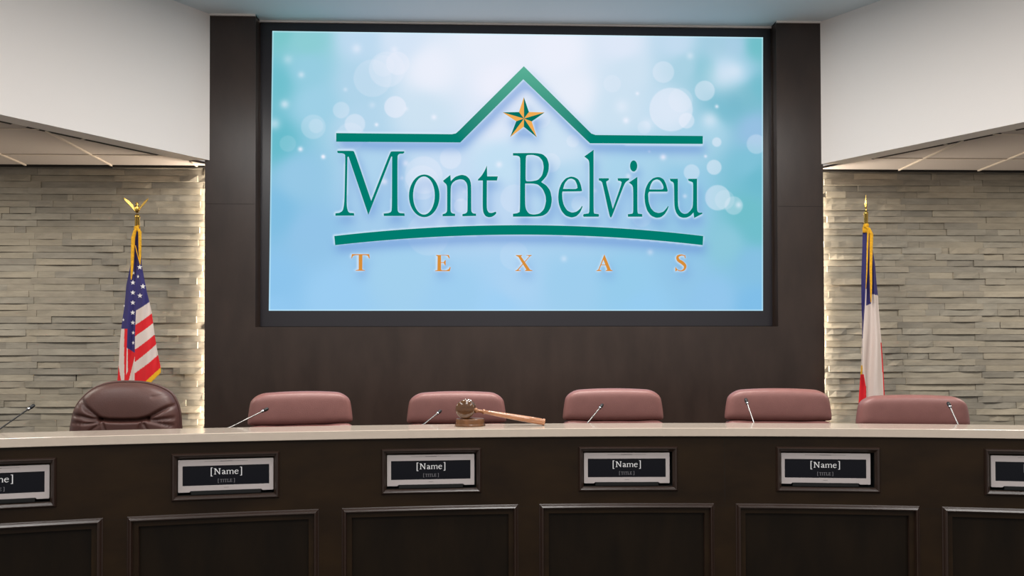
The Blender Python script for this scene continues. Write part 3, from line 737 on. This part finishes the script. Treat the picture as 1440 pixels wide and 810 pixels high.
def make_conf_chair():
    r = empty('conference_chair'); lm = m_leather
    chair_base(r, lm); seat(r, lm); armrests(r, lm)
    # top pad, its lower edge overlapping the main back cushion
    H0, H1 = 1.040, 1.200; hw = .247
    out = rounded_outline([(-hw, H0+.004), (-hw*1.005, H0+.05), (-hw*.985, H1-.055), (-hw*.93, H1-.024), (-hw*.80, H1-.010), (-hw*.4, H1-.001), (0, H1+.001), (hw*.4, H1-.001), (hw*.80, H1-.010), (hw*.93, H1-.024), (hw*.985, H1-.055), (hw*1.005, H0+.05), (hw, H0+.004), (hw*.5, H0-.006), (0, H0-.007), (-hw*.5, H0-.006)], 6)
    b = MB(); N1, N2 = 64, 30; vs = []; fs = []
    def pad(u, v, side):
        au = abs(u); drop = .012*au**2.2
        if au > .72: t = (au-.72)/.28; drop += .046*(1-math.sqrt(max(0, 1-t*t)))
        zt = H1-drop; zb = H0-.006+.006*au*au
        if au > .93: t = (au-.93)/.07; zb += .012*(1-math.sqrt(max(0, 1-t*t)))
        z = zb+(zt-zb)*(v+1)/2; x = u*(hw+.008-.024*max(0, (z-H0)/.16)**1.6)
        th = (max(0, 1-au**14))**.5*(max(0, 1-abs(v)**7))**.5
        return (x, .022+(.055*th if side else -(.050*th+.004*(1-u*u)*(1-v*v)*th)), z)
    for side in (0, 1):
        base_i = len(vs)
        for j in range(N2+1):
            v = math.sin(math.pi*(j/N2-.5))
            for i in range(N1+1):
                u = math.sin(math.pi*(i/N1-.5)); u = math.copysign(abs(u)**.9, u); vs.append(pad(u, v, side))
        for j in range(N2):
            for i in range(N1):
                q = base_i+j*(N1+1)+i; fs.append((q, q+1, q+N1+2, q+N1+1))
    b.add(vs, fs, None, True); b.build('head_pad', lm, r, weld=True)
    lo = rounded_outline([(-.245, 1.028), (-.1, 1.036), (.1, 1.036), (.245, 1.028), (.25, .9), (.245, .7), (.23, .56), (.15, .50), (0, .49), (-.15, .50), (-.23, .56), (-.245, .7), (-.25, .9)], 6)
    b = MB(); pillow(b, lo, .075, -.035, .03, .012); b.build('back_cushion', lm, r)
    b = MB(); b.tube([(0, .05, .60), (0, .11, .50), (0, .08, .38), (0, .0, .36)], [.03, .028, .026, .03], 10); b.build('back_bracket', m_plastic, r)
    # piping along the pad rim
    return r
def make_exec_chair():
    r = empty('executive_chair'); lm = m_leather2
    chair_base(r, lm); seat(r, lm); armrests(r, lm)
    ol = [(215,560),(235,440),(270,330),(340,240),(430,170),(530,130),(640,112),(750,110),(880,118),(1000,145),(1100,190),(1160,240),(1205,330),(1226,440),(1232,560)]
    sc = .478/1010; sz = .000518; cx = 722
    top = [((x-cx)*sc, 1.2515-(y-110)*sz) for x, y in ol if y < 545]+[((1232-cx)*sc, 1.0)]
    top = [((215-cx)*sc, 1.0)]+top
    # heights of the cushion above its frame
    lines = [([(530,432),(620,446),(740,450),(870,448),(960,432)], .028, 12), ([(530,432),(450,370),(390,320),(330,250)], .014, 15), ([(530,440),(440,425),(350,405),(245,395)], .012, 12),
             ([(960,432),(1050,385),(1120,350),(1185,325)], .016, 13), ([(960,440),(1050,448),(1120,440),(1190,435)], .009, 10), ([(970,455),(1080,480),(1190,505)], .009, 9), ([(520,460),(420,470),(250,460)], .010, 8),
             ([(560,470),(575,520),(590,580)], .007, 10), ([(900,470),(885,520),(880,580)], .007, 10), ([(930,480),(960,530),(980,580)], .005, 9), ([(520,480),(440,540),(400,580)], .006, 10), ([(1120,215),(1060,235),(1000,240)], .004, 12),
             ([(300,300),(360,330),(420,370)], .004, 10)]
    def sdist(x, y, L):
        best = 1e9
        for (ax, ay), (bx, by) in zip(L[:-1], L[1:]):
            dx, dy = bx-ax, by-ay; t = max(0, min(1, ((x-ax)*dx+(y-ay)*dy)/(dx*dx+dy*dy))); best = min(best, math.hypot(x-ax-t*dx, y-ay-t*dy))
        return best
    # outline half widths by height: close it down to the seat
    full = top+[(.24, .90), (.235, .70), (.22, .56), (.14, .50), (0, .485), (-.14, .50), (-.22, .56), (-.235, .70), (-.24, .90)]
    out = rounded_outline(full, 7); P = np.array(out)
    n = len(P); c = np.array([0, .98]); rings = 70; vs = []; fs = []
    vs += [(p[0]*.97, .085, c[1]+(p[1]-c[1])*.985) for p in P]
    vs += [(p[0], .06, p[1]) for p in P]
    vs += [(p[0], .02, p[1]) for p in P]
    for i in range(1, rings+1):
        q = 1-i/rings
        q = q if i < rings else .004
        for p in P:
            x, z = c[0]+(p[0]-c[0])*q, c[1]+(p[1]-c[1])*q
            X, Y = x/sc+cx, 110+(1.2515-z)/sz
            puff = .072*(1-q**7)**.55
            h = puff
            for L, dpt, wd in lines:
                if Y < 640: h -= 1.15*dpt*math.exp(-(sdist(X, Y, L)/(wd*1.15))**2)
            if 455 < Y < 640 and 350 < X < 1100: h += .004
            vs.append((x, .02-h, z))
    m = rings+3
    for i in range(m-1):
        for k in range(n): fs.append((i*n+k, i*n+(k+1) % n, (i+1)*n+(k+1) % n, (i+1)*n+k))
    fs.append(tuple(range(n))[::-1]); fs.append(tuple((m-1)*n+k for k in range(n)))
    b = MB(); b.add(vs, fs, None, True); b.build('backrest', lm, r)
    b = MB(); rim = [(x, .042, z) for x, z in catmull(top, False, 4)]
    b.tube([(x*1.006, y, z+.003) for x, y, z in rim], .007, 8); b.build('piping', lm, r)
    b = MB(); b.tube([(0, .05, .60), (0, .12, .50), (0, .08, .38), (0, .0, .36)], [.03, .028, .026, .03], 10); b.build('back_bracket', m_plastic, r)
    return r
ec = make_exec_chair(); ec.location = (-1.823, -1.86, 0.0); ec.rotation_euler = (0, 0, math.radians(10))
tag(ec, 'dark brown tufted leather chair with rounded back, in front of the striped flag', 'chair')
cc = make_conf_chair()
spots = [(-1.0236, -1.735, .003, 20, .985, 'leftmost rose leather chair, turned slightly to one side'),
         (-.270, -1.655, -.003, 2, .985, 'rose leather chair directly behind the gavel'),
         (.523, -1.650, .008, -3, 1.005, 'first rose leather chair right of the gavel'),
         (1.345, -1.715, .007, -11, 1.02, 'rose leather chair overlapping the right edge of the dark wood wall'),
         (1.975, -1.825, -.024, -13, 1.02, 'rose leather chair farthest right, in front of the spear-tipped flag')]
for i, (x, y, dz, deg, wsc, lb) in enumerate(spots):
    o = cc if i == 0 else copy_tree(cc)
    o.location = (x, y, 0); o.rotation_euler = (0, 0, math.radians(deg)); o.scale = (wsc, wsc, 1+dz/1.2)
    tag(o, lb, 'chair', 'rose leather chairs behind the desk')

# ------------------------------------------------------------------ microphones
mics = [((-2.079, -2.3775, 1.0801), (-2.029, -2.255, 1.158)), ((-1.2225, -2.1734, 1.067), (-1.1159, -2.0535, 1.1299)), ((-.4001, -2.0679, 1.0664), (-.3424, -1.9635, 1.1106)),
        ((.3411, -2.0456, 1.0669), (.4147, -1.9471, 1.1323)), ((1.0887, -2.0925, 1.0663), (1.0907, -1.9921, 1.1547)), ((1.9459, -2.2336, 1.066), (1.9677, -2.136, 1.1417))]
mlab = ['thin gooseneck microphone at the far left picture edge, left of the brown chair', 'gooseneck microphone leaning right in front of the leftmost rose chair',
        'gooseneck microphone just left of the gavel', 'gooseneck microphone in front of the first chair right of the gavel',
        'gooseneck microphone in front of the second chair right of the gavel', 'gooseneck microphone at the far right, in front of the last chair']
for i, (b0, tip) in enumerate(mics):
    b0 = Vector(b0); tip = Vector(tip); d = (tip-b0).normalized()
    rad = Vector((b0.x-AX, b0.y-AY, 0)).normalized()
    base = Vector((AX, AY, 0))+rad*8.055; base.x -= d.x*.03; base.z = .76
    r = empty('gooseneck_microphone', base)
    tag(r, mlab[i], 'microphone', 'gooseneck microphones on the desk')
    mb = MB(); mb.lathe([(0, 0), (.045, 0), (.047, .006), (.043, .022), (.03, .028), (0, .028)], (0, 0, 0), n=28); mb.build('base', m_plastic, r)
    mid = b0-base; end = tip-base
    pts = [Vector(p) for p in catmull([tuple(Vector((0, 0, .02))), tuple(Vector((mid.x*.2, mid.y*.1, .16))), tuple(mid-d*.03-Vector((0, 0, .05))), tuple(mid-d*.022), tuple(mid), tuple(end-d*.012)], False, 6)]
    mb = MB(); mb.tube(pts, .0030, 10); mb.build('gooseneck', m_stem if i else m_plastic, r)
    e0 = end-d*.012
    mb = MB(); mb.lathe([(.003, -.004), (.0066, -.003), (.0072, .002), (.0066, .007), (.003, .008)], e0, d, 18); mb.build('collar', m_chrome, r)
    mb = MB(); mb.lathe([(.004, .006), (.0066, .008), (.0078, .014), (.0078, .024), (.006, .031), (.0, .034)], e0, d, 18); mb.build('capsule', m_plastic, r)

# ------------------------------------------------------------------ gavel and sounding block
bc = Vector((-.192, -2.245, ZTOP))
blk = empty('sounding_block', bc); tag(blk, 'round two-tier wooden sounding block on the pale ledge under the gavel head', 'sounding block')
mb = MB(); mb.lathe([(0, 0), (.0640, 0), (.0655, .003), (.0645, .0075), (.0615, .009), (.0610, .012), (.0610, .028), (.0595, .0315), (.056, .0325), (0, .0325)], (0, 0, 0), n=56)
mb.build('block', m_block, blk)
gv = empty('gavel', (bc.x-.018, bc.y, ZTOP+.0325)); tag(gv, 'wooden gavel with dark round head and lighter handle, resting on the sounding block', 'gavel')
ax = Vector((-.06, -1, .0)).normalized(); hc = Vector((0, 0, .0412))
mb = MB()
mb.lathe([(0, -.056), (.020, -.0555), (.033, -.053), (.0385, -.048), (.0400, -.043), (.0395, -.040), (.0350, -.038), (.0345, -.034), (.0375, -.031), (.0385, -.028), (.0360, -.025), (.0345, -.012), (.034, 0),
          (.0345, .012), (.0360, .025), (.0385, .028), (.0375, .031), (.0345, .034), (.0350, .038), (.0395, .040), (.0405, .043), (.0395, .048), (.034, .053), (.020, .0565), (0, .0575)], hc, ax, 48)
mb.build('head', m_gavel, gv)
hend = Vector((.128, -2.262, ZTOP+.0150))-gv.location; hd = (hend-hc).normalized(); HL = (hend-hc).length
mb = MB()
mb.lathe([(0, .03), (.0075, .03), (.0075, .038), (.0105, .040), (.0112, .044), (.0105, .048), (.0068, .050), (.0066, .058), (.0070, .072), (.0105, .074), (.0112, .078), (.0105, .082), (.0075, .084),
          (.0085, .10), (.0105, .15), (.0122, .21), (.0135, .27), (.0140, HL-.016), (.0125, HL-.0145), (.0125, HL-.012), (.0145, HL-.010), (.0150, HL-.005), (.0140, HL-.001), (.0, HL)], hc, hd, 28)
mb.build('handle', m_handle, gv)

# ------------------------------------------------------------------ flags
def piece(pts, y):     # piecewise linear lookup (y, x)
    if y <= pts[0][0]: return pts[0][1]
    for (a, xa), (b, xb) in zip(pts[:-1], pts[1:]):
        if y <= b: return xa+(xb-xa)*(y-a)/(b-a)
    return pts[-1][1]
def flag_surface(name, cols, depth, y0, y1, colour, to3, root, nrow=330, per=26):
    rows = []; px = []
    for j in range(nrow+1):
        y = y0+(y1-y0)*j/nrow; row = []
        for k in range(len(cols)-1):
            xa, xb = piece(cols[k], y), piece(cols[k+1], y); da, db = piece(depth[k], y), piece(depth[k+1], y)
            for i in range(per if k < len(cols)-2 else per+1):
                t = i/per; x = xa+(xb-xa)*t; dd = da+(db-da)*(.5-.5*math.cos(math.pi*t))
                dd += .006*math.sin(y*.045+x*.35)
                row.append((x, y, dd))
        rows.append(row)
    n = len(rows[0]); b = MB()
    vs = [to3(x, y, d) for r in rows for x, y, d in r]; me_f = []; cc_ = []
    for j in range(nrow):
        for i in range(n-1):
            me_f.append((j*n+i, j*n+i+1, (j+1)*n+i+1, (j+1)*n+i))
            x = (rows[j][i][0]+rows[j+1][i+1][0])/2; y = (rows[j][i][1]+rows[j+1][i+1][1])/2; k = i//per
            cc_.append(colour(x, y, min(k, len(cols)-2)))
    me = bpy.data.meshes.new(name); me.from_pydata(vs, [], me_f)
    a = me.color_attributes.new('Col', 'FLOAT_COLOR', 'CORNER'); arr = np.repeat(np.array([(*c, 1) for c in cc_]), 4, 0).ravel(); a.data.foreach_set('color', arr)
    me.polygons.foreach_set('use_smooth', [True]*len(me.polygons)); me.materials.append(m_cloth)
    o = bpy.data.objects.new(name, me); COL.objects.link(o); o.parent = root
    md = o.modifiers.new('solid', 'SOLIDIFY'); md.thickness = .0015; md.offset = 1
    return o
BLUE = lin((46, 40, 104)); RED = lin((214, 14, 28)); WHITE = lin((216, 200, 192)); GOLD = lin((232, 172, 16)); NAVY = lin((40, 34, 88))
def pole(root, ztop):
    b = MB(); b.lathe([(0, 0), (.15, 0), (.155, .01), (.15, .03), (.06, .05), (.03, .08), (.016, .10), (.0125, .11)], (0, 0, 0), n=40); b.build('floor_stand', m_gold, root)
    b = MB(); b.tube([(0, 0, .1), (0, 0, ztop)], .0125, 16); b.build('pole', m_gold, root)
# left flag -----------------------------------------------------
fx, fy = -2.4463, -.30
us = empty('striped_flag_on_pole', (fx, fy, 0))
tag(us, 'draped red and white striped flag with starred blue corner under a gold eagle', 'flag')
def fold_pt(x, z, x_ref, d):   # folds that stand forward hang a touch nearer the middle of the room
    k = 1-d/5.3; return ((x_ref+x+.13)*k-.13-x_ref, -d, (z-1.34)*k+1.34)
def to_us(x, y, d=0): return fold_pt((x-193)/207.6, 2.2502-(y-320)/209.0, fx, d)
pole(us, 2.245)
Lc = [(318,190.5),(330,188.5),(340,188),(370,184.5),(400,178.5),(430,176),(450,173),(480,170),(510,168.5),(530,167),(560,165.5),(640,163)]
C1 = [(318,191.5),(340,190),(370,187),(400,183),(430,181.5),(460,180.2),(500,179),(560,178),(640,177)]
C2 = [(318,193.5),(340,193),(372,193),(400,192),(430,192),(470,190.5),(540,190),(640,189)]
Rc = [(318,196.5),(340,198),(372,199.2),(390,202.5),(410,206.5),(424,210),(440,213.2),(470,217.4),(498,221.8),(514,225.4),(523,226),(640,226.4)]
C15 = [(y, (piece(C1, y)+piece(C2, y))/2) for y in (318, 340, 372, 400, 430, 470, 540, 640)]
RM = [(y, piece(C2, y)*.45+piece(Rc, y)*.55) for y in (318, 340, 372, 400, 430, 470, 498, 514, 523, 640)]
def d_(v, v1=None): return [(318, .012), (400, v*.7), (640, v1 if v1 is not None else v*1.2)]
def us_col(x, y, k):
    r = lambda ya, yb: ya+(yb-ya)*(x-piece(C2, y))/max(1, piece(Rc, y)-piece(C2, y))
    if k >= 3:
        for ya, yb, c in ((436,424,BLUE),(456,440,WHITE),(472,453.5,RED),(490.5,469.5,WHITE),(508,483,RED),(523.5,498,WHITE)):
            if y < r(ya, yb): return c
        yy = 549-(x-189)*.93          # lower hem
        if y < 549-(x-190)*.94: return RED
        return GOLD
    if k in (1, 2):
        x2 = piece(C2, y); x1 = piece(C1, y); t = (x-x1)/max(1, x2-x1)
        if y < 488+7*t: return BLUE
        if y < 508+(1-t)*18-(t*8): return RED if t > .12+(y-488)/400 else WHITE
        if y < 560: return WHITE if t > .0 and y > 500+(1-t)*50 else RED
        return RED if (y-x) % 34 < 17 else WHITE
    if y < 461.5: return BLUE
    x0 = piece(Lc, y); t = (x-x0)/max(1, piece(C1, y)-x0)
    if t > .52+(y-462)/240: return RED
    if y > 512 and t < (y-512)/50: return RED
    return WHITE
fl = flag_surface('cloth', [Lc, C1, C15, C2, RM, Rc], [d_(.0), d_(.03), d_(.02), d_(.045), d_(.065), d_(.035)], 318, 640, us_col, to_us, us, per=20)
# the hem of the right fold is cut diagonally: drop faces below it
bm = bmesh.new(); bm.from_mesh(fl.data); dele = []
for f in bm.faces:
    c = f.calc_center_median(); kq = 1+c.y/5.3; x = ((c.x+fx+.13)/kq-.13-fx)*207.6+193; y = 320-((c.z-1.34)/kq+1.34-2.2502)*209
    if x > piece(C2, y)+.2 and y > 560-(x-190)*1.04: dele.append(f)
bmesh.ops.delete(bm, geom=dele, context='FACES'); bm.to_mesh(fl.data); bm.free()
# stars
def cloth_depth(x, y):
    cols = [Lc, C1, C15, C2, RM, Rc]; dep = [d_(.0), d_(.03), d_(.02), d_(.045), d_(.065), d_(.035)]
    for k in range(5):
        xa, xb = piece(cols[k], y), piece(cols[k+1], y)
        if x <= xb or k == 4:
            t = max(0, min(1, (x-xa)/(xb-xa))); return piece(dep[k], y)+(piece(dep[k+1], y)-piece(dep[k], y))*(.5-.5*math.cos(math.pi*t))+.006*math.sin(y*.045+x*.35)
b = MB()
for x, y, r_, sq in ((196.6,375.5,3.8,1),(188,383.5,2.8,.7),(194.3,388.5,2.9,.6),(187.4,397,3.6,1),(201,402.3,3.9,1),(187.4,411,3.6,1),(197,415.3,3.9,1),(187.4,425,3.6,1),(187.3,439,3.6,1),(187.5,453,3.4,1),(188,467,3,.8),(188,481,3,.7),(175.6,429.5,2,.5),(174.6,449,2.4,.7)):
    P = []
    for k in range(10):
        a = math.pi/2+math.pi*k/5; rr_ = r_ if k % 2 == 0 else r_*.42; P.append((x+rr_*math.cos(a)*sq, y-rr_*math.sin(a)))
    P3 = [to_us(p[0], p[1], cloth_depth(p[0], p[1])+.0035) for p in P]+[to_us(x, y, cloth_depth(x, y)+.0035)]
    b.add(P3, [(k, (k+1) % 10, 10) for k in range(10)])
o = b.build('stars', m_star, us); o.parent = fl
# gold cords
def rope(b, pts, rad, to3, d): b.tube([to3(x, y, d) for x, y in pts], rad, 8)
b = MB(); rope(b, [(195,317),(190,325),(187.6,334),(187,350),(186.4,370),(185.6,385),(185,393)], [.008,.011,.013,.012,.010,.007,.003], to_us, .035)
b.build('tassel_cord', m_fringe, us)
b = MB(); rope(b, [(192,319),(196.5,326),(196.8,345),(196.8,360),(197,372)], [.010,.011,.010,.008,.003], to_us, .037)
b.build('tassel_cord', m_fringe, us)
b = MB(); rope(b, [(190.5,345),(193,356),(197,371)], .0025, to_us, .045); b.build('tassel_cord', m_fringe, us)
b = MB(); b.lathe([(.004, -.016), (.019, -.010), (.021, 0), (.018, .012), (.008, .016)], to_us(193, 321, 0), (0, 0, 1), 16); b.build('cord_knot', m_fringe, us)
# eagle finial
fin = MB()
fin.lathe([(.013, 0), (.0155, .004), (.0155, .058), (.018, .062), (.018, .070), (.012, .076), (.009, .082)], to_us(193, 318.5, 0), (0, 0, 1), 24)
fo = fin.build('finial', m_gold, us); fo['label'] = 'gold eagle with raised wings'
b = MB(); bx = to_us(192.6, 300, 0)
b.lathe([(.0, 0), (.010, .004), (.015, .020), (.0165, .035), (.013, .048), (.009, .055), (.011, .062), (.009, .070), (.0, .076)], bx, (0, 0, 1), 16)
b.tube([(bx[0], -.008, bx[2]+.066), (bx[0]+.002, -.020, bx[2]+.063), (bx[0]+.002, -.026, bx[2]+.057)], [.006, .004, .001], 8)
eg = b.build('eagle_body', m_gold, us); eg.parent = fo
for sg, wp in ((-1, [(190,295),(187,288),(182,282.5),(177.5,279.5),(173.5,277.8),(175.5,281.5),(179,286),(183,290),(187,294.5),(190.5,299)]), (1, [(195,295),(197,290),(200.5,285.5),(204,281.5),(208.3,278.3),(207.5,281.5),(205,285),(202,289),(198,293),(195.5,298)])):
    b = MB(); n = len(wp); fr = [to_us(x, y, .004+abs(x-192)*.0009) for x, y in wp]; bk2 = [to_us(x, y, -.004+abs(x-192)*.0009) for x, y in wp]
    b.add(fr+bk2, [tuple(range(n)), tuple(range(n, 2*n))[::-1]]+[(i, (i+1) % n, (i+1) % n+n, i+n) for i in range(n)])
    o = b.build('wing', m_gold, us, bevel=.002); o.parent = fo
# right flag ----------------------------------------------------
gx0 = 2.5065
tx = empty('tricolour_flag_on_pole', (gx0, -.30, 0))
tag(tx, 'draped blue, white and red flag with gold spear tip, behind the rightmost chair', 'flag')
def to_tx(x, y, d=0): return fold_pt((x-1218)/207.6, 2.266-(y-320)/209.0, gx0, d)
pole(tx, 2.262)
L2 = [(322,1213),(345,1212.3),(390,1210.3),(430,1210.3),(455,1210.9),(475,1210.6),(520,1208.8),(560,1205.5),(600,1203.3),(650,1201)]
P2 = [(322,1219),(345,1218.3),(408,1216.5),(432,1215.2),(455,1213.5),(475,1211.9),(520,1210.8),(549,1215.5),(600,1214),(650,1213)]
Q2 = [(322,1221.5),(345,1223.5),(430,1224),(455,1222.5),(530,1218.5),(600,1218),(650,1218)]
R2_ = [(322,1223.5),(340,1226),(352,1227.2),(372,1230.5),(400,1232.5),(418,1234.4),(440,1235.5),(455,1236.5),(480,1238.5),(510,1240.5),(530,1241.5),(556,1242.5),(650,1246)]
M2 = [(y, piece(Q2, y)*.4+piece(R2_, y)*.6) for y in (322, 345, 372, 400, 430, 455, 480, 530, 600, 650)]
def tx_col(x, y, k):
    if k == 0:
        if y < 519: return BLUE if y < 480 else WHITE
        if y < 532: return GOLD if x < piece(L2, y)+2.6 else WHITE
        return RED
    if k == 1:
        x0 = piece(P2, y)
        if y > 549: return RED if x < 1216 else WHITE
        if 408 < y < 434 and x < x0+1.6: return WHITE
        return BLUE if y < 433.5-(x-1216)*.45 else WHITE
    if y < 416+(x-1226)*.25: return BLUE
    if y > 486 and x > piece(R2_, y)-1.6: return RED
    return WHITE
def d2(v): return [(322, .012), (420, v*.8), (650, v*1.2)]
flag_surface('cloth', [L2, P2, Q2, M2, R2_], [d2(.0), d2(.045), d2(.02), d2(.065), d2(.02)], 322, 650, tx_col, to_tx, tx, per=20)
b = MB(); rope(b, [(1215,318),(1222,322),(1225.5,330),(1225,350),(1224.2,380),(1224.4,400),(1224.2,415),(1224,428)], [.008,.011,.013,.011,.009,.008,.006,.003], to_tx, .060); b.build('tassel_cord', m_fringe, tx)
b = MB(); rope(b, [(1221,322),(1219.8,345),(1218.3,385),(1216.8,408)], [.006,.006,.004,.002], to_tx, .062); b.build('tassel_cord', m_fringe, tx)
b = MB(); b.add([to_tx(x, y, .022) for x, y in ((1212.6,319),(1220.5,319),(1220.5,327.5),(1212.8,327.5))]+[to_tx(x, y, -.01) for x, y in ((1212.6,319),(1220.5,319),(1220.5,327.5),(1212.8,327.5))], [(0,1,2,3),(7,6,5,4),(0,4,5,1),(1,5,6,2),(2,6,7,3),(3,7,4,0)]); b.build('fringe', m_fringe, tx, bevel=.003)
b = MB(); b.lathe([(.004, -.014), (.018, -.008), (.019, 0), (.016, .010), (.008, .014)], to_tx(1218, 317, 0), (0, 0, 1), 16); b.build('cord_knot', m_fringe, tx)
b = MB(); b.lathe([(.0125, 0), (.0135, .002), (.0135, .072), (.0155, .076), (.0135, .084), (.007, .094), (.004, .100), (.004, .108)], to_tx(1218, 316, 0), (0, 0, 1), 24)
fo = b.build('finial', m_gold, tx); fo['label'] = 'gold spear tip'
b = MB(); z0 = to_tx(1218, 294, 0)[2]; prof = [(0, .004), (.02, .009), (.035, .0085), (.06, .005), (.105, .0008)]
for sg in (1,):
    vs = []
    for h, w_ in prof: vs += [(-w_, 0, z0+h), (0, -w_*.8-.001, z0+h), (w_, 0, z0+h), (0, w_*.8+.001, z0+h)]
    fs = [(4*i+k, 4*i+(k+1) % 4, 4*i+4+(k+1) % 4, 4*i+4+k) for i in range(len(prof)-1) for k in range(4)]+[(0, 1, 2, 3), (16, 17, 18, 19)]
    b.add(vs, fs)
o = b.build('spear', m_gold, tx); o.parent = fo
